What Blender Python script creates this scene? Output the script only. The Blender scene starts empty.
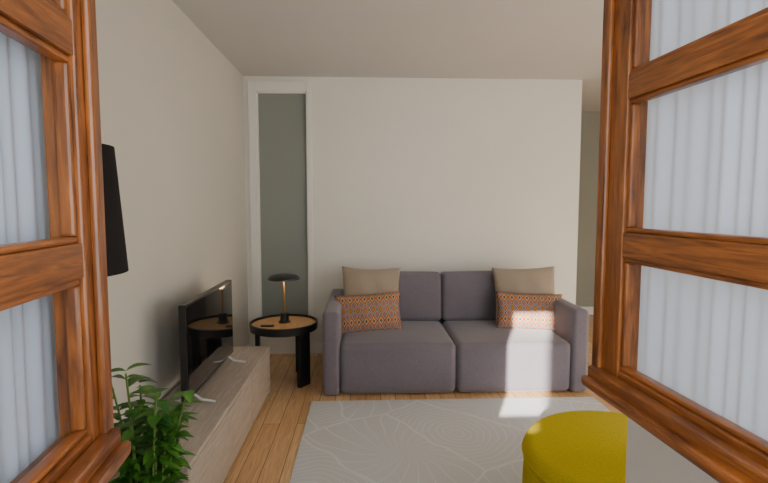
import bpy, bmesh, math, random
from mathutils import Vector, Matrix
random.seed(4)
S = bpy.context.scene
C = S.collection
CUR = [None]

# ---------------------------------------------------------------- materials
def mat(name, col, rough=0.6, metal=0.0, coat=0.0, spec=0.5, sheen=0.0, emit=None, es=0.0):
    m = bpy.data.materials.new(name); m.use_nodes = True
    b = m.node_tree.nodes['Principled BSDF']
    b.inputs['Base Color'].default_value = (*col, 1)
    b.inputs['Roughness'].default_value = rough
    b.inputs['Metallic'].default_value = metal
    b.inputs['Coat Weight'].default_value = coat
    b.inputs['Specular IOR Level'].default_value = spec
    b.inputs['Sheen Weight'].default_value = sheen
    if emit:
        b.inputs['Emission Color'].default_value = (*emit, 1)
        b.inputs['Emission Strength'].default_value = es
    return m
def N(m, t, **kw):
    n = m.node_tree.nodes.new(t)
    for k, v in kw.items(): setattr(n, k, v)
    return n
def L(m, a, b): m.node_tree.links.new(a, b)
def bsdf(m): return m.node_tree.nodes['Principled BSDF']
def coords(m, scale=(1,1,1), kind='Object', rot=(0,0,0)):
    t = N(m, 'ShaderNodeTexCoord'); mp = N(m, 'ShaderNodeMapping')
    mp.inputs['Scale'].default_value = scale; mp.inputs['Rotation'].default_value = rot
    L(m, t.outputs[kind], mp.inputs['Vector']); return mp.outputs['Vector']
def ramp(m, fac, stops, interp='LINEAR'):
    r = N(m, 'ShaderNodeValToRGB'); r.color_ramp.interpolation = interp
    e = r.color_ramp.elements
    while len(e) < len(stops): e.new(0.5)
    for i, (p, c) in enumerate(stops):
        e[i].position = p; e[i].color = (*c, 1)
    L(m, fac, r.inputs['Fac']); return r.outputs['Color']
def bump(m, h, strength=0.2, dist=0.01):
    b = N(m, 'ShaderNodeBump'); b.inputs['Strength'].default_value = strength; b.inputs['Distance'].default_value = dist
    L(m, h, b.inputs['Height']); L(m, b.outputs['Normal'], bsdf(m).inputs['Normal'])
def noise(m, vec, scale, detail=3, dist=0.0):
    n = N(m, 'ShaderNodeTexNoise'); n.inputs['Scale'].default_value = scale
    n.inputs['Detail'].default_value = detail; n.inputs['Distortion'].default_value = dist
    L(m, vec, n.inputs['Vector']); return n.outputs['Fac']
def math_(m, op, a, b=None, c=None):
    n = N(m, 'ShaderNodeMath', operation=op)
    for i, v in enumerate((a, b, c)):
        if v is None: continue
        if isinstance(v, (int, float)): n.inputs[i].default_value = v
        else: L(m, v, n.inputs[i])
    return n.outputs[0]

def paint(name, col):
    m = mat(name, col, 0.85, spec=0.25)
    v = coords(m)
    bump(m, noise(m, v, 90, 2), 0.05, 0.003)
    n = noise(m, v, 1.3, 2)
    L(m, ramp(m, n, [(0.3, tuple(c*0.96 for c in col)), (0.7, col)]), bsdf(m).inputs['Base Color'])
    return m
def wood(name, dark, light, scale, rough=0.4, coat=0.0, st=0.1):
    m = mat(name, light, rough, coat=coat)
    v = coords(m, scale)
    n1 = noise(m, v, 6, 6, 1.2); n2 = noise(m, v, 30, 3, 0.3)
    f = math_(m, 'ADD', math_(m, 'MULTIPLY', n1, 0.75), math_(m, 'MULTIPLY', n2, 0.25))
    L(m, ramp(m, f, [(0.32, dark), (0.5, tuple((a+b)/2 for a, b in zip(dark, light))), (0.66, light)]), bsdf(m).inputs['Base Color'])
    bump(m, n2, st, 0.002)
    return m
def fabric(name, c1, c2, scale=220, sheen=0.3):
    m = mat(name, c1, 0.92, spec=0.2, sheen=sheen)
    v = coords(m)
    n = noise(m, v, scale, 2); n2 = noise(m, v, 3, 2)
    f = math_(m, 'ADD', math_(m, 'MULTIPLY', n, 0.8), math_(m, 'MULTIPLY', n2, 0.2))
    L(m, ramp(m, f, [(0.35, c2), (0.65, c1)]), bsdf(m).inputs['Base Color'])
    bump(m, n, 0.3, 0.002)
    return m

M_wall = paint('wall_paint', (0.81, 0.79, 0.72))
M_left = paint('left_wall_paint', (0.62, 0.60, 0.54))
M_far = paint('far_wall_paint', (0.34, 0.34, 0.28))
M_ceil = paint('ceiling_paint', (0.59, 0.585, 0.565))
M_white = mat('white_trim_paint', (0.82, 0.80, 0.74), 0.5)
M_winwood_v = wood('varnished_window_wood_vertical', (0.075, 0.020, 0.005), (0.36, 0.110, 0.020), (9, 9, 0.9), 0.38, 0.2)
M_winwood_h = wood('varnished_window_wood_horizontal', (0.075, 0.020, 0.005), (0.36, 0.110, 0.020), (0.9, 0.9, 12), 0.38, 0.2)
M_bench = wood('whitewashed_oak', (0.38, 0.31, 0.25), (0.55, 0.48, 0.41), (9, 0.7, 9), 0.5)
M_tabletop = wood('oak_tabletop', (0.48, 0.27, 0.11), (0.70, 0.44, 0.21), (7, 1.2, 7), 0.4)
M_sofa = fabric('mauve_grey_upholstery', (0.210, 0.184, 0.212), (0.136, 0.118, 0.140), 260)
M_beige = fabric('beige_linen', (0.40, 0.32, 0.24), (0.30, 0.24, 0.18), 200)
M_yellow = fabric('mustard_yellow_felt', (0.60, 0.47, 0.016), (0.48, 0.37, 0.012), 200, 0.0)
M_black = mat('matte_black_metal', (0.012, 0.012, 0.013), 0.4)
M_shade = fabric('black_lampshade_fabric', (0.018, 0.017, 0.018), (0.012, 0.011, 0.012), 300, 0.0)
M_screen = mat('tv_screen_gloss', (0.006, 0.006, 0.007), 0.06, coat=0.5)
M_plastic = mat('tv_black_plastic', (0.015, 0.015, 0.016), 0.3)
M_silver = mat('silver_plastic', (0.75, 0.75, 0.75), 0.3, metal=0.3)
M_brass = mat('brass_stem', (0.50, 0.28, 0.10), 0.4, metal=0.9)
M_frost = mat('frosted_glass', (0.255, 0.28, 0.25), 0.32, spec=0.6)
M_pot = mat('dark_clay_pot', (0.10, 0.05, 0.03), 0.6)
M_soil = mat('potting_soil', (0.03, 0.02, 0.012), 0.95)
M_stem = mat('plant_stem_green', (0.12, 0.22, 0.04), 0.5)
M_cab = mat('white_lacquer', (0.86, 0.87, 0.88), 0.45)
M_dark = mat('dark_plinth', (0.02, 0.02, 0.02), 0.7)
M_blocker = paint('sun_blocker_render', (0.45, 0.42, 0.38))

M_leaf = mat('plant_leaf_green', (0.05, 0.17, 0.02), 0.38)
v = coords(M_leaf); L(M_leaf, ramp(M_leaf, noise(M_leaf, v, 14, 2), [(0.35, (0.02, 0.10, 0.012)), (0.65, (0.10, 0.27, 0.03))]), bsdf(M_leaf).inputs['Base Color'])

# floor planks running in depth (Y)
M_floor = mat('pine_floorboards', (0.6, 0.33, 0.13), 0.33)
m = M_floor
v = coords(m, (1, 1, 1), 'Object', (0, 0, math.pi/2))
br = N(m, 'ShaderNodeTexBrick'); br.offset = 0.37
br.inputs['Scale'].default_value = 1.0; br.inputs['Brick Width'].default_value = 2.2; br.inputs['Row Height'].default_value = 0.11
br.inputs['Mortar Size'].default_value = 0.0022; br.inputs['Mortar Smooth'].default_value = 0.2
br.inputs['Color1'].default_value = (0.70, 0.41, 0.19, 1); br.inputs['Color2'].default_value = (0.86, 0.58, 0.31, 1); br.inputs['Mortar'].default_value = (0.22, 0.10, 0.04, 1)
L(m, v, br.inputs['Vector'])
g = noise(m, coords(m, (22, 1.0, 1)), 5, 6, 1.0)
mx = N(m, 'ShaderNodeMixRGB', blend_type='MULTIPLY'); mx.inputs['Fac'].default_value = 0.75
L(m, br.outputs['Color'], mx.inputs['Color1']); L(m, ramp(m, g, [(0.35, (0.68, 0.57, 0.47)), (0.6, (1, 1, 1))]), mx.inputs['Color2'])
L(m, mx.outputs['Color'], bsdf(m).inputs['Base Color'])
bump(m, br.outputs['Fac'], 0.3, -0.002)

# rug with ring + vein line drawing
M_rug = mat('pale_grey_rug', (0.6, 0.6, 0.6), 0.95, spec=0.1)
m = M_rug
RS = 1.45
v = coords(m)
nz = N(m, 'ShaderNodeTexNoise'); nz.inputs['Scale'].default_value = 3.0; nz.inputs['Detail'].default_value = 1.5
L(m, v, nz.inputs['Vector'])
ad = N(m, 'ShaderNodeVectorMath', operation='MULTIPLY_ADD'); ad.inputs[1].default_value = (0.13, 0.13, 0)
L(m, nz.outputs['Color'], ad.inputs[0]); L(m, v, ad.inputs[2])
vo = N(m, 'ShaderNodeTexVoronoi'); vo.voronoi_dimensions = '2D'; vo.inputs['Scale'].default_value = RS
L(m, ad.outputs[0], vo.inputs['Vector'])
ring = math_(m, 'LESS_THAN', math_(m, 'FRACT', math_(m, 'MULTIPLY', vo.outputs['Distance'], 17.0)), 0.15)
sub = N(m, 'ShaderNodeVectorMath', operation='SUBTRACT')
L(m, ad.outputs[0], sub.inputs[0]); L(m, vo.outputs['Position'], sub.inputs[1])
sx = N(m, 'ShaderNodeSeparateXYZ'); L(m, sub.outputs[0], sx.inputs[0])
ang = math_(m, 'ARCTAN2', sx.outputs['Y'], sx.outputs['X'])
swirl = math_(m, 'ADD', math_(m, 'MULTIPLY', ang, 22/(2*math.pi)), math_(m, 'MULTIPLY', vo.outputs['Distance'], 2.5))
spoke = math_(m, 'LESS_THAN', math_(m, 'FRACT', swirl), 0.08)
cs = N(m, 'ShaderNodeSeparateColor'); L(m, vo.outputs['Color'], cs.inputs[0])
sel = math_(m, 'GREATER_THAN', cs.outputs[0], 0.45)
pat = math_(m, 'ADD', math_(m, 'MULTIPLY', ring, sel), math_(m, 'MULTIPLY', spoke, math_(m, 'SUBTRACT', 1.0, sel)))
ve = N(m, 'ShaderNodeTexVoronoi'); ve.voronoi_dimensions = '2D'; ve.feature = 'DISTANCE_TO_EDGE'; ve.inputs['Scale'].default_value = RS
L(m, ad.outputs[0], ve.inputs['Vector'])
edge = math_(m, 'LESS_THAN', ve.outputs['Distance'], 0.012)
pat = math_(m, 'MINIMUM', math_(m, 'ADD', pat, edge), 1.0)
L(m, ramp(m, pat, [(0, (0.61, 0.62, 0.625)), (1, (0.71, 0.72, 0.72))]), bsdf(m).inputs['Base Color'])
bump(m, noise(m, v, 250, 2), 0.4, 0.003)

# kilim pillow: rows of small nested diamonds edged by zigzags, several colours
M_zig = mat('kilim_woven_fabric', (0.5, 0.3, 0.2), 0.9, spec=0.2)
m = M_zig
t = N(m, 'ShaderNodeTexCoord'); sx = N(m, 'ShaderNodeSeparateXYZ'); L(m, t.outputs['UV'], sx.inputs[0])
U = math_(m, 'PINGPONG', math_(m, 'MULTIPLY', sx.outputs['X'], 18.0), 1.0)
Vv = math_(m, 'MULTIPLY', sx.outputs['Y'], 3.5)
Vd = math_(m, 'PINGPONG', math_(m, 'MULTIPLY', Vv, 2.0), 1.0)
row = math_(m, 'FLOOR', math_(m, 'ADD', Vv, 0.5))
dsum = math_(m, 'MULTIPLY', math_(m, 'ADD', U, Vd), 0.5)
cream = (0.44, 0.35, 0.25); red = (0.36, 0.06, 0.04); rose = (0.42, 0.15, 0.11); teal = (0.06, 0.12, 0.14); ochre = (0.50, 0.21, 0.03); gry = (0.18, 0.16, 0.16)
cA = ramp(m, dsum, [(0, ochre), (0.20, red), (0.32, cream), (0.42, teal), (0.54, cream), (0.62, rose), (0.78, gry)], 'CONSTANT')
cB = ramp(m, dsum, [(0, teal), (0.18, cream), (0.30, ochre), (0.44, red), (0.56, cream), (0.66, gry), (0.82, rose)], 'CONSTANT')
mxz = N(m, 'ShaderNodeMixRGB'); L(m, math_(m, 'PINGPONG', row, 1.0), mxz.inputs['Fac']); L(m, cA, mxz.inputs['Color1']); L(m, cB, mxz.inputs['Color2'])
L(m, mxz.outputs[0], bsdf(m).inputs['Base Color'])
bump(m, noise(m, coords(m), 200, 2), 0.4, 0.002)

# sheer curtain
M_sheer = bpy.data.materials.new('sheer_curtain_fabric'); M_sheer.use_nodes = True
m = M_sheer; b = bsdf(m); b.inputs['Base Color'].default_value = (0.60, 0.67, 0.79, 1); b.inputs['Roughness'].default_value = 0.9
tr = N(m, 'ShaderNodeBsdfTranslucent'); tr.inputs['Color'].default_value = (0.66, 0.73, 0.84, 1)
ms = N(m, 'ShaderNodeMixShader'); ms.inputs[0].default_value = 0.38
L(m, b.outputs[0], ms.inputs[1]); L(m, tr.outputs[0], ms.inputs[2]); L(m, ms.outputs[0], m.node_tree.nodes['Material Output'].inputs['Surface'])

# thin pane glass
M_glass = bpy.data.materials.new('window_glass'); M_glass.use_nodes = True
m = M_glass; tp = N(m, 'ShaderNodeBsdfTransparent'); tp.inputs['Color'].default_value = (0.95, 0.97, 0.985, 1)
gl = N(m, 'ShaderNodeBsdfGlossy'); gl.inputs['Roughness'].default_value = 0.03
lw = N(m, 'ShaderNodeLayerWeight'); lw.inputs['Blend'].default_value = 0.25
fr = math_(m, 'MULTIPLY_ADD', math_(m, 'POWER', lw.outputs['Facing'], 2.0), 0.22, 0.03)
ms = N(m, 'ShaderNodeMixShader'); L(m, fr, ms.inputs[0]); L(m, tp.outputs[0], ms.inputs[1]); L(m, gl.outputs[0], ms.inputs[2])
L(m, ms.outputs[0], m.node_tree.nodes['Material Output'].inputs['Surface'])

# ---------------------------------------------------------------- builders
def group(name, loc):
    e = bpy.data.objects.new(name, None); e.location = loc; e.empty_display_size = 0.1
    C.objects.link(e); CUR[0] = e; return e
def put(name, me, material, smooth=False, parent=True):
    o = bpy.data.objects.new(name, me); C.objects.link(o)
    if material: me.materials.append(material)
    if smooth:
        for p in me.polygons: p.use_smooth = True
    if parent and CUR[0]:
        o.parent = CUR[0]; o.matrix_parent_inverse = Matrix.Translation(-Vector(CUR[0].location))
    return o
def top(): CUR[0] = None
def box(name, a, b, material, bev=0.0, M=None, segs=2):
    bm = bmesh.new(); bmesh.ops.create_cube(bm, size=1)
    a = Vector(a); b = Vector(b)
    for v in bm.verts:
        v.co = Vector(((a[i]+b[i])/2 + v.co[i]*abs(b[i]-a[i]) for i in range(3)))
    if bev: bmesh.ops.bevel(bm, geom=bm.edges[:], offset=bev, segments=segs, profile=0.6, affect='EDGES')
    if M: bmesh.ops.transform(bm, matrix=M, verts=bm.verts)
    bmesh.ops.recalc_face_normals(bm, faces=bm.faces)
    me = bpy.data.meshes.new(name); bm.to_mesh(me); bm.free()
    return put(name, me, material, smooth=False)
def puffbox(name, a, b, r, material, bulge=(0, 0, 0), M=None):
    """rounded, softly bulged upholstery block"""
    a = Vector(a); b = Vector(b); c = (a+b)/2; h = (b-a)/2
    def axis(i):
        H = h[i]; rr = min(r, H*0.98)
        e = [-H + rr*t for t in (0, .2, .4, .6, .8, 1)]
        n = 8; mid = [(-H+rr) + (2*(H-rr))*k/n for k in range(1, n)]
        return e + mid + [-x for x in reversed(e)]
    ax = [axis(i) for i in range(3)]
    bm = bmesh.new()
    for i in range(3):
        j, k = (i+1) % 3, (i+2) % 3
        for s in (-1, 1):
            g = []
            for u in ax[j]:
                row = []
                for w in ax[k]:
                    p = [0, 0, 0]; p[i] = s*h[i]; p[j] = u; p[k] = w
                    row.append(bm.verts.new(p))
                g.append(row)
            for x in range(len(g)-1):
                for y in range(len(g[0])-1):
                    bm.faces.new((g[x][y], g[x+1][y], g[x+1][y+1], g[x][y+1]))
    bmesh.ops.remove_doubles(bm, verts=bm.verts, dist=1e-6)
    for v in bm.verts:
        p = v.co.copy(); inner = Vector((max(-(h[i]-min(r, h[i]*.98)), min(h[i]-min(r, h[i]*.98), p[i])) for i in range(3)))
        d = p - inner
        q = inner + (d.normalized()*min(r, min(h)*.98) if d.length > 1e-9 else d)
        n = [p[i]/h[i] for i in range(3)]
        for i in range(3):
            j, k = (i+1) % 3, (i+2) % 3
            q[i] += bulge[i]*n[i]*(1-n[j]**2)*(1-n[k]**2)
        v.co = q + c
    if M: bmesh.ops.transform(bm, matrix=M, verts=bm.verts)
    bmesh.ops.recalc_face_normals(bm, faces=bm.faces)
    me = bpy.data.meshes.new(name); bm.to_mesh(me); bm.free()
    return put(name, me, material, smooth=True)
def lathe(name, prof, loc, material, seg=48, smooth=True, M=None, split=35):
    bm = bmesh.new(); rows = []
    for r, z in prof:
        if r < 1e-6: rows.append([bm.verts.new((0, 0, z))])
        else: rows.append([bm.verts.new((r*math.cos(2*math.pi*i/seg), r*math.sin(2*math.pi*i/seg), z)) for i in range(seg)])
    for A, B in zip(rows, rows[1:]):
        for i in range(seg):
            j = (i+1) % seg
            if len(A) == 1 and len(B) == 1: continue
            if len(A) == 1: bm.faces.new((A[0], B[i], B[j]))
            elif len(B) == 1: bm.faces.new((A[i], A[j], B[0]))
            else: bm.faces.new((A[i], A[j], B[j], B[i]))
    if M: bmesh.ops.transform(bm, matrix=M, verts=bm.verts)
    bmesh.ops.translate(bm, vec=loc, verts=bm.verts)
    bmesh.ops.recalc_face_normals(bm, faces=bm.faces)
    me = bpy.data.meshes.new(name); bm.to_mesh(me); bm.free()
    o = put(name, me, material, smooth=smooth)
    if smooth:
        es = o.modifiers.new('es', 'EDGE_SPLIT'); es.split_angle = math.radians(split)
    return o
def tube(name, pts, r, material, seg=8):
    cu = bpy.data.curves.new(name, 'CURVE'); cu.dimensions = '3D'; cu.bevel_depth = r; cu.bevel_resolution = 3; cu.use_fill_caps = True
    s = cu.splines.new('POLY'); s.points.add(len(pts)-1)
    for p, q in zip(s.points, pts): p.co = (*q, 1)
    o = bpy.data.objects.new(name, cu); C.objects.link(o)
    dg = bpy.context.evaluated_depsgraph_get()
    me = bpy.data.meshes.new_from_object(o.evaluated_get(dg)); bpy.data.objects.remove(o)
    me.materials.clear()
    return put(name, me, material, smooth=True)

# ---------------------------------------------------------------- room shell
XL, XR, YB, ZC, YF = -1.10, 3.40, 4.50, 2.57, 0.25
top()
box('floor', (XL-0.15, 0.10, -0.10), (XR+0.15, 6.15, 0.0), M_floor)
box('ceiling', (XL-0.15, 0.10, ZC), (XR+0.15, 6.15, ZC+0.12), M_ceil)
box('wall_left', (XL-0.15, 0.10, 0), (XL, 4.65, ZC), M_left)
box('wall_right', (XR, 0.10, 0), (XR+0.15, 6.15, ZC), M_wall)
box('wall_far', (1.88, 6.0, 0), (XR, 6.15, ZC), M_far)
box('wall_hall', (1.88, 4.65, 0), (2.03, 6.0, ZC), M_far)

def multi(name, boxes, material, bev=0.0):
    bm = bmesh.new()
    for a, b in boxes:
        r = bmesh.ops.create_cube(bm, size=1)
        for v in r['verts']:
            v.co = Vector(((a[i]+b[i])/2 + v.co[i]*abs(b[i]-a[i]) for i in range(3)))
    if bev: bmesh.ops.bevel(bm, geom=bm.edges[:], offset=bev, segments=2, profile=0.6, affect='EDGES')
    me = bpy.data.meshes.new(name); bm.to_mesh(me); bm.free()
    return put(name, me, material)
# back wall with the tall slot for the frosted light
GX0, GX1, GZ0, GZ1 = -0.985, -0.530, 0.28, 2.435
multi('wall_back', [((XL, YB, 0), (GX0, YB+0.15, ZC)), ((GX1, YB, 0), (2.03, YB+0.15, ZC)),
                    ((GX0, YB, 0), (GX1, YB+0.15, GZ0)), ((GX0, YB, GZ1), (GX1, YB+0.15, ZC))], M_wall)
group('window_3', ((GX0+GX1)/2, YB, 1.3))
box('frosted_pane', (GX0, YB+0.035, GZ0), (GX1, YB+0.05, GZ1), M_frost)
fw = 0.075; a = YB-0.018
box('frame_side_a', (GX0-fw, a, 0.0), (GX0, YB, GZ1+0.09), M_white, 0.004)
box('frame_side_b', (GX1, a, 0.0), (GX1+0.045, YB, GZ1+0.09), M_white, 0.004)
box('frame_head', (GX0, a, GZ1), (GX1, YB, GZ1+0.09), M_white, 0.004)
box('frame_foot', (GX0, a, 0.0), (GX1, YB, GZ0), M_white, 0.004)
box('bead_a', (GX0, YB-0.004, GZ0), (GX0+0.008, YB+0.035, GZ1), M_white)
box('bead_b', (GX1-0.008, YB-0.004, GZ0), (GX1, YB+0.035, GZ1), M_white)
box('bead_c', (GX0, YB-0.004, GZ1-0.012), (GX1, YB+0.035, GZ1), M_white)
top()
box('baseboard_back', (GX1+0.045, YB-0.015, 0), (2.03, YB, 0.10), M_white, 0.003)
box('baseboard_left', (XL, YF, 0), (XL+0.015, YB-0.018, 0.10), M_white, 0.003)
box('baseboard_far', (2.03, 5.985, 0), (XR, 6.0, 0.10), M_white, 0.003)

# front wall with the window opening the camera looks through and a wide unseen opening added to let in sky light
WX0, WX1, WZ0, WZ1 = -0.38, 0.57, 1.00, 1.95
DX0, DX1, DZ1 = 1.35, 2.95, 2.30
multi('wall_front', [((XL, 0.10, 0), (WX0, YF, ZC)), ((WX0, 0.10, 0), (WX1, YF, WZ0)), ((WX0, 0.10, WZ1), (WX1, YF, ZC)),
                     ((WX1, 0.10, 0), (DX0, YF, ZC)), ((DX0, 0.10, DZ1), (DX1, YF, ZC)), ((DX1, 0.10, 0), (XR, YF, ZC))], M_wall)
box('sun_cutoff_ledge', (WX0, 0.06, WZ0), (WX1, 0.155, 1.13), M_white, 0.01)  # raised unseen ledge, added to stop low sun reaching the near floor
multi('trim_1', [((WX0, 0.19, WZ0), (WX0+0.02, 0.262, WZ1)), ((WX1-0.02, 0.19, WZ0), (WX1, 0.262, WZ1)),
                 ((WX0+0.02, 0.19, WZ0), (WX1-0.02, 0.262, WZ0+0.022)), ((WX0+0.02, 0.19, WZ1-0.022), (WX1-0.02, 0.262, WZ1))], M_winwood_v)
multi('trim_2', [((DX0, 0.16, 0), (DX0+0.07, 0.22, DZ1)), ((DX1-0.07, 0.16, 0), (DX1, 0.22, DZ1)), ((DX0+0.07, 0.16, DZ1-0.07), (DX1-0.07, 0.22, DZ1)),
                 ((DX0+0.07, 0.16, 0), (DX1-0.07, 0.22, 0.12)), (((DX0+DX1)/2-0.05, 0.16, 0.12), ((DX0+DX1)/2+0.05, 0.22, DZ1-0.07))], M_winwood_v)
# unseen pillar added outside to keep the sun off the right casement
box('sun_blocker_pier', (-1.72, -4.0, -0.5), (-1.10, -3.7, 5.0), M_blocker, 0.01)

# ---------------------------------------------------------------- casements
def casement(name, hinge, free, side, fs):
    h = Vector((*hinge, 0)); f = Vector((*free, 0)); W = (f-h).length
    s = (f-h)/W
    n = Vector((s.y, -s.x, 0))*side      # outward normal of exterior face
    T = Matrix(((s.x, n.x, 0, h.x), (s.y, n.y, 0, h.y), (0, 0, 1, 0), (0, 0, 0, 1)))
    group(name, (h.x, h.y, 1.03))
    th = 0.042; Z0, Z1 = 1.035, 1.90
    hs = 0.07
    box('hinge_stile', (0, -th, Z0), (hs, 0, Z1), M_winwood_v, 0.003, T)
    box('free_stile', (W-fs, -th, Z0), (W, 0, Z1), M_winwood_v, 0.003, T)
    box('meeting_lip', (W-0.024, 0, Z0), (W+0.003, 0.010, Z1), M_winwood_v, 0.004, T)
    rails = [(Z0, 1.085), (1.302, 1.350), (1.594, 1.640), (1.845, Z1)]
    for i, (a, b) in enumerate(rails):
        box('rail_%d' % i, (hs, -th, a), (W-fs, -0.001, b), M_winwood_h, 0.003, T)
    box('drip_back', (0.01, 0, Z0+0.002), (W-0.004, 0.022, Z0+0.040), M_winwood_h, 0.005, T)
    box('drip_nose', (0.01, 0.02, Z0+0.0), (W-0.004, 0.036, Z0+0.020), M_winwood_h, 0.006, T)
    for i in range(3):
        a = rails[i][1]; b = rails[i+1][0]; t = 0.009
        x0, x1 = hs, W-fs
        for k, (p, q) in enumerate([((x0, a), (x1, a+t)), ((x0, b-t), (x1, b)), ((x0, a+t), (x0+t, b-t)), ((x1-t, a+t), (x1, b-t))]):
            box('bead_%d_%d' % (i, k), (p[0], -0.024, p[1]), (q[0], -0.006, q[1]), M_winwood_v if k > 1 else M_winwood_h, 0.004, T)
        bm = bmesh.new()
        vs = [bm.verts.new(T @ Vector(p)) for p in ((x0+.004, -.015, a+.004), (x1-.004, -.015, a+.004), (x1-.004, -.015, b-.004), (x0+.004, -.015, b-.004))]
        bm.faces.new(vs); me = bpy.data.meshes.new('pane'); bm.to_mesh(me); bm.free()
        put('pane_%d' % i, me, M_glass)
    for z in (1.18, 1.75):
        M2 = T @ Matrix.Translation((-0.004, -0.012, z-0.03))
        lathe('hinge_pin_%d' % int(z*100), [(0, 0), (0.005, 0), (0.005, 0.06), (0, 0.06)], (0, 0, 0), M_brass, 12, True, M2)
    top()
    bm = bmesh.new(); nx, nz_ = 300, 16; g = []
    x0, x1 = 0.02, W-0.004
    ph = [random.uniform(0, 6.28) for _ in range(6)]
    for i in range(nx+1):
        u = i/nx; x = x0+(x1-x0)*u; row = []
        for k in range(nz_+1):
            w = k/nz_; z = 1.045+0.845*w
            xx = x + 0.005*math.sin(6*w+ph[0]+u*9)
            amp = 0.0036*(0.65+0.35*math.sin(xx*41+ph[4]))
            y = -0.054 + amp*math.sin(xx*2*math.pi/0.034+2.0*math.sin(xx*19+ph[1])+0.5*math.sin(w*5+ph[2])) + 0.0025*math.sin(xx*83+ph[3]+w)
            row.append(bm.verts.new(T @ Vector((xx, y, z))))
        g.append(row)
    for i in range(nx):
        for k in range(nz_): bm.faces.new((g[i][k], g[i+1][k], g[i+1][k+1], g[i][k+1]))
    me = bpy.data.meshes.new('sheer_curtain'); bm.to_mesh(me); bm.free()
    put('sheer_curtain', me, M_sheer, True)
casement('window_1', (-0.335, 0.268), (-0.382, 0.702), +1, 0.045)
casement('window_2', (0.520, 0.268), (0.476, 0.950), -1, 0.072)

# ---------------------------------------------------------------- sofa
sx0, sx1, sy0, sy1 = -0.310, 1.655, 3.42, 4.44
group('sofa', ((sx0+sx1)/2, 4.0, 0))
aw = 0.120
puffbox('arm_left', (sx0, sy0, 0.008), (sx0+aw, sy1, 0.63), 0.03, M_sofa, (0.006, 0.004, 0.006))
puffbox('arm_right', (sx1-aw, sy0, 0.008), (sx1, sy1, 0.63), 0.03, M_sofa, (0.006, 0.004, 0.006))
box('plinth', (sx0+aw, sy0+0.06, 0.05), (sx1-aw, sy1-0.02, 0.20), M_dark)
box('back_frame', (sx0+aw-0.005, 4.33, 0.08), (sx1-aw+0.005, sy1, 0.66), M_sofa, 0.02)
mid = (sx0+sx1)/2
for i, (a, b) in enumerate([(sx0+aw+0.003, mid-0.002), (mid+0.002, sx1-aw-0.003)]):
    puffbox('seat_cushion_%d' % (i+1), (a, sy0+0.005, 0.012), (b, 4.16, 0.39), 0.045, M_sofa, (0, 0.014, 0.018))
    R = Matrix.Translation((0, 4.2, 0.41)) @ Matrix.Rotation(math.radians(-7), 4, 'X') @ Matrix.Translation((0, -4.2, -0.41))
    puffbox('back_cushion_%d' % (i+1), (a, 4.10, 0.38), (b, 4.30, 0.812), 0.045, M_sofa, (0.0, 0.02, 0.008), R)
for i, (x, y) in enumerate([(sx0+0.07, sy0+0.07), (sx1-0.07, sy0+0.07), (sx0+0.07, sy1-0.07), (sx1-0.07, sy1-0.07)]):
    lathe('foot_%d' % i, [(0, 0), (0.022, 0), (0.026, 0.03), (0, 0.03)], (x, y, 0), M_black, 16)
top()

def pillow(name, w, h, t, loc, rx, ry, rz, material):
    bm = bmesh.new(); uvl = bm.loops.layers.uv.new('UVMap'); n = 26
    def P(u, v, s):
        e = 1 - 0.07*(1-abs(v)**2)*abs(u)**3; e2 = 1 - 0.07*(1-abs(u)**2)*abs(v)**3
        d = (max(0, 1-abs(u)**2.6)*max(0, 1-abs(v)**2.6))**0.55
        wr = 0.004*math.sin(9*u+3*v)*d
        return Vector((u*w/2*e, s*t/2*d+wr, v*h/2*e2))
    for s in (-1, 1):
        g = [[bm.verts.new(P(-1+2*i/n, -1+2*j/n, s)) for j in range(n+1)] for i in range(n+1)]
        for i in range(n):
            for j in range(n):
                vs = [(i, j), (i+1, j), (i+1, j+1), (i, j+1)]
                f = bm.faces.new([g[a][b] for a, b in vs])
                for lp, (a, b) in zip(f.loops, vs): lp[uvl].uv = (a/n, b/n)
    bmesh.ops.remove_doubles(bm, verts=bm.verts, dist=1e-5)
    bmesh.ops.recalc_face_normals(bm, faces=bm.faces)
    me = bpy.data.meshes.new(name); bm.to_mesh(me); bm.free()
    o = put(name, me, material, True)
    o.location = loc; o.rotation_euler = (math.radians(rx), math.radians(ry), math.radians(rz))
    return o
pillow('throw_pillow', 0.50, 0.49, 0.14, (0.05, 4.00, 0.640), -14, 2, 4, M_beige)
pillow('throw_pillow', 0.54, 0.48, 0.14, (1.365, 4.00, 0.640), -14, -2, -4, M_beige)
pillow('lumbar_pillow', 0.54, 0.32, 0.12, (0.030, 3.83, 0.532), -16, -3, 5, M_zig)
pillow('lumbar_pillow', 0.55, 0.31, 0.12, (1.345, 3.83, 0.532), -16, 2, -3, M_zig)

# ---------------------------------------------------------------- rug
box('area_rug', (-0.385, 1.35, 0.0), (1.66, 3.34, 0.012), M_rug, 0.004)

# ---------------------------------------------------------------- tv bench
bx0, bx1, by0, by1, bz = -1.08, -0.705, 1.86, 3.50, 0.368
group('tv_bench', ((bx0+bx1)/2, (by0+by1)/2, 0))
box('carcass', (bx0, by0+0.004, 0.03), (bx1-0.022, by1-0.004, bz-0.025), M_bench, 0.002)
box('top_board', (bx0, by0, bz-0.024), (bx1, by1, bz), M_bench, 0.002)
box('end_board_near', (bx0, by0, 0.0), (bx1, by0+0.022, bz-0.025), M_bench, 0.002)
box('end_board_far', (bx0, by1-0.022, 0.0), (bx1, by1, bz-0.025), M_bench, 0.002)
y0_, y1_ = by0+0.025, by1-0.025
for k in range(3):
    p = y0_ + (y1_-y0_)*k/3 + 0.002; q = y0_ + (y1_-y0_)*(k+1)/3 - 0.002
    box('door_front_%d' % (k+1), (bx1-0.019, p, 0.03), (bx1-0.001, q, bz-0.030), M_bench, 0.0025)
top()
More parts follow.
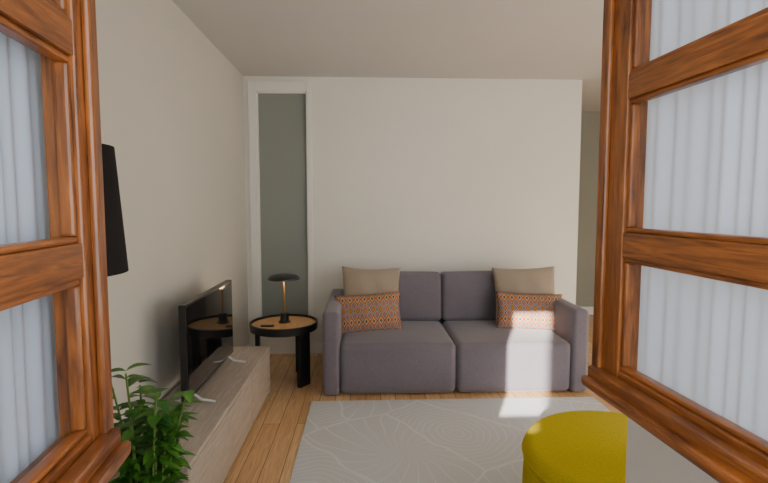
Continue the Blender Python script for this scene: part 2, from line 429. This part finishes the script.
# ---------------------------------------------------------------- tv
tx, ty0, ty1, tz0, tz1 = -0.890, 2.38, 3.215, 0.415, 0.907
group('television', (tx, (ty0+ty1)/2, bz))
box('panel', (tx-0.035, ty0, tz0), (tx, ty1, tz1), M_plastic, 0.004)
box('screen', (tx, ty0+0.012, tz0+0.02), (tx+0.002, ty1-0.012, tz1-0.012), M_screen)
box('rear_housing', (tx-0.075, ty0+0.12, tz0+0.03), (tx-0.034, ty1-0.12, tz1-0.16), M_plastic, 0.015)
for i, y in enumerate((ty0+0.10, ty1-0.10)):
    tube('foot_%d_front' % i, [(tx-0.018, y, tz0+0.01), (tx+0.03, y, bz+0.02), (tx+0.105, y, bz+0.007)], 0.007, M_silver)
    tube('foot_%d_back' % i, [(tx-0.018, y, tz0+0.01), (tx-0.06, y, bz+0.02), (tx-0.11, y, bz+0.007)], 0.007, M_silver)
top()

# ---------------------------------------------------------------- side table
tcx, tcy, tz, tr_ = -0.645, 3.78, 0.468, 0.262
group('side_table', (tcx, tcy, 0))
lathe('wood_top', [(0, tz-0.02), (tr_-0.012, tz-0.02), (tr_-0.012, tz), (0, tz)], (tcx, tcy, 0), M_tabletop, 64)
lathe('black_rim', [(tr_-0.012, tz-0.04), (tr_, tz-0.04), (tr_+0.004, tz+0.016), (tr_-0.008, tz+0.018), (tr_-0.012, tz-0.04)], (tcx, tcy, 0), M_black, 64)
lathe('under_disc', [(0, tz-0.045), (tr_-0.01, tz-0.045), (tr_-0.01, tz-0.02), (0, tz-0.02)], (tcx, tcy, 0), M_black, 64)
for i, ang in enumerate((-35, 55, 190)):
    M2 = Matrix.Translation((tcx, tcy, 0)) @ Matrix.Rotation(math.radians(ang), 4, 'Z')
    box('leg_%d' % i, (0.185, -0.060, 0), (0.222, 0.060, tz-0.04), M_black, 0.012, M2)
    box('brace_%d' % i, (0.0, -0.015, tz-0.075), (0.19, 0.015, tz-0.04), M_black, 0, M2)
top()
# ---------------------------------------------------------------- table lamp
lx, ly = tcx, tcy+0.03
group('table_lamp', (lx, ly, tz))
lathe('base', [(0, tz+.0005), (0.046, tz+.0005), (0.046, tz+0.012), (0.034, tz+0.018), (0.032, tz+0.075), (0, tz+0.078)], (lx, ly, 0), M_black)
lathe('stem', [(0, tz+0.07), (0.008, tz+0.07), (0.008, tz+0.350), (0, tz+0.350)], (lx, ly, 0), M_brass, 20)
lathe('disc_shade', [(0, tz+0.388), (0.06, tz+0.386), (0.105, tz+0.376), (0.125, tz+0.360), (0.127, tz+0.350), (0.121, tz+0.347), (0.09, tz+0.352), (0, tz+0.354)], (lx, ly, 0), M_black)
M_led = mat('warm_led', (1, .7, .4), 0.5, emit=(1, 0.55, 0.22), es=1.2)
lathe('led_ring', [(0.012, tz+0.344), (0.028, tz+0.344), (0.028, tz+0.350), (0.012, tz+0.350), (0.012, tz+0.344)], (lx, ly, 0), M_led, 24)
ld = bpy.data.lights.new('lamp_bulb', 'POINT'); ld.energy = 0.4; ld.color = (1, 0.6, 0.28); ld.shadow_soft_size = 0.03
lo = bpy.data.objects.new('lamp_bulb', ld); lo.location = (lx, ly-0.045, tz+0.31); C.objects.link(lo)
lo.parent = CUR[0]; lo.matrix_parent_inverse = Matrix.Translation(-Vector(CUR[0].location))
top()
box('remote_control', (tcx-0.16, tcy-0.12, tz+0.0005), (tcx-0.06, tcy-0.085, tz+0.012), M_plastic, 0.003)

# ---------------------------------------------------------------- floor lamp
fx, fy = -0.900, 1.43
group('floor_lamp', (fx, fy, 0))
lathe('base', [(0, 0), (0.13, 0), (0.13, 0.015), (0.02, 0.025), (0, 0.025)], (fx, fy, 0), M_black)
lathe('pole', [(0, 0.02), (0.011, 0.02), (0.011, 1.36), (0, 1.36)], (fx, fy, 0), M_black, 16)
lathe('shade', [(0.185, 1.200), (0.160, 1.575), (0.157, 1.575), (0.182, 1.200), (0.185, 1.200)], (fx, fy, 0), M_shade, 64)
lathe('socket', [(0, 1.34), (0.02, 1.34), (0.02, 1.42), (0, 1.42)], (fx, fy, 0), M_black, 16)
for k in range(3):
    a = k*2.094
    tube('shade_spoke_%d' % k, [(fx, fy, 1.41), (fx+0.166*math.cos(a), fy+0.166*math.sin(a), 1.44)], 0.003, M_black)
top()

# ---------------------------------------------------------------- potted plant
px, py = -0.745, 1.62
group('potted_plant', (px, py, 0))
lathe('pot', [(0, 0), (0.095, 0), (0.125, 0.27), (0.13, 0.28), (0.13, 0.30), (0.118, 0.30), (0.115, 0.27), (0, 0.265)], (px, py, 0), M_pot)
lathe('soil', [(0, 0.272), (0.114, 0.272), (0.114, 0.26), (0, 0.26)], (px, py, 0), M_soil)
leaf = bmesh.new()
def add_leaf(bm, p, d, up, ln, wd):
    d = d.normalized(); side = d.cross(up).normalized(); nn = side.cross(d)
    rows = []
    for k in range(7):
        t_ = k/6; w_ = wd*math.sin(math.pi*min(1, t_**0.8*0.98+0.02))*(1 if t_ < 0.9 else 0.7)
        c_ = p + d*ln*t_ - nn*ln*0.35*t_*t_
        rows.append([bm.verts.new(c_ - side*w_ + nn*w_*0.35), bm.verts.new(c_), bm.verts.new(c_ + side*w_ + nn*w_*0.35)])
    for A, B in zip(rows, rows[1:]):
        for q in range(2): bm.faces.new((A[q], A[q+1], B[q+1], B[q]))
for sidx in range(20):
    a = random.uniform(0, 6.28); lean = random.uniform(0.02, 0.12)
    H = random.uniform(0.32, 0.60)
    base = Vector((px+0.05*math.cos(a), py+0.05*math.sin(a), 0.265))
    pts = []
    for k in range(10):
        t_ = k/9
        pts.append(base + Vector((math.cos(a)*lean*t_*t_, math.sin(a)*lean*t_*t_, H*t_)))
    tube('stem_%d' % sidx, pts, 0.0035, M_stem)
    for k in range(3, 10):
        for _ in range(3):
            b_ = random.uniform(0, 6.28)
            d = Vector((math.cos(b_), math.sin(b_), random.uniform(-0.1, 0.6)))
            add_leaf(leaf, pts[k] + Vector((0, 0, random.uniform(-.02, .02))), d, Vector((0, 0, 1)), random.uniform(0.05, 0.085), random.uniform(0.014, 0.021))
me = bpy.data.meshes.new('leaves'); leaf.to_mesh(me); leaf.free(); put('leaves', me, M_leaf, True)
top()

# ---------------------------------------------------------------- yellow pouf (round, with a seamed seat pad)
pcx, pcy = 1.045, 1.825
group('yellow_pouf', (pcx, pcy, 0))
def rnd(R, z0, z1, r):
    p = [(0, z0)]
    for k in range(9):
        t_ = math.pi/2*k/8; p.append((R-r+r*math.sin(t_), z0+r-r*math.cos(t_)))
    for k in range(1, 4): p.append((R+0.004*math.sin(math.pi*k/4), z0+r+(z1-z0-2*r)*k/4))
    for k in range(9):
        t_ = math.pi/2*k/8; p.append((R-r+r*math.cos(t_), z1-r+r*math.sin(t_)))
    p += [((R-r)*0.85, z1+0.006), ((R-r)*0.55, z1+0.014), ((R-r)*0.25, z1+0.018), (0, z1+0.019)]
    return p
lathe('seat_pad', rnd(0.397, 0.325, 0.425, 0.048), (pcx, pcy, 0), M_yellow, 96, split=80)
lathe('body', rnd(0.392, 0.03, 0.345, 0.03), (pcx, pcy, 0), M_yellow, 96, split=80)
lathe('piping', [(0.386+0.007*math.cos(k*math.pi/4), 0.336+0.007*math.sin(k*math.pi/4)) for k in range(9)], (pcx, pcy, 0), M_yellow, 96, split=80)
for i, a in enumerate((0.5, 2.07, 3.64, 5.21)):
    lathe('foot_%d' % i, [(0, 0.012), (0.018, 0.012), (0.022, 0.04), (0, 0.04)], (pcx+0.28*math.cos(a), pcy+0.28*math.sin(a), 0), M_black, 16)
top()

# ---------------------------------------------------------------- white cabinet beside the window
cx0, cx1, cy0, cy1, cz = 0.808, 1.25, 0.95, 1.41, 0.80
group('white_cabinet', ((cx0+cx1)/2, (cy0+cy1)/2, 0))
box('carcass', (cx0, cy0, 0.05), (cx1, cy1-0.02, cz-0.02), M_cab, 0.003)
box('top', (cx0-0.005, cy0, cz-0.02), (cx1+0.005, cy1+0.005, cz), M_cab, 0.003)
box('door_a', (cx0+0.003, cy1-0.02, 0.06), ((cx0+cx1)/2-0.002, cy1, cz-0.025), M_cab, 0.002)
box('door_b', ((cx0+cx1)/2+0.002, cy1-0.02, 0.06), (cx1-0.003, cy1, cz-0.025), M_cab, 0.002)
box('plinth', (cx0+0.02, cy0+0.02, 0.012), (cx1-0.02, cy1-0.04, 0.05), M_cab)
top()

# ---------------------------------------------------------------- light
w = bpy.data.worlds.new('world'); S.world = w; w.use_nodes = True
bg = w.node_tree.nodes['Background']; bg.inputs[0].default_value = (0.885, 0.95, 1.0, 1); bg.inputs[1].default_value = 5.9
sd = bpy.data.lights.new('sun', 'SUN'); sd.energy = 30; sd.angle = math.radians(0.6); sd.color = (1, 0.93, 0.83)
so = bpy.data.objects.new('sun', sd); C.objects.link(so)
so.rotation_euler = Vector((0.430, 1.0, -0.385)).to_track_quat('-Z', 'Y').to_euler(); so.location = (-2, -5, 4)
def portal(name, x0, x1, z0, z1, y):
    d = bpy.data.lights.new(name, 'AREA'); d.shape = 'RECTANGLE'; d.size = x1-x0; d.size_y = z1-z0
    d.cycles.is_portal = True
    o = bpy.data.objects.new(name, d); C.objects.link(o); o.location = ((x0+x1)/2, y, (z0+z1)/2)
    o.rotation_euler = (math.radians(90), 0, 0)
portal('window_portal', WX0, WX1, WZ0, WZ1, 0.05)
portal('added_opening_portal', DX0, DX1, 0, DZ1, 0.09)  # covers the added opening in the front wall

# ---------------------------------------------------------------- camera
cd = bpy.data.cameras.new('camera'); cd.lens = 22.5; cd.sensor_width = 36; cd.clip_start = 0.02
co = bpy.data.objects.new('camera', cd); C.objects.link(co)
co.location = (0, 0, 1.40); co.rotation_euler = (math.radians(85.71), 0, math.radians(-2.27))
S.camera = co
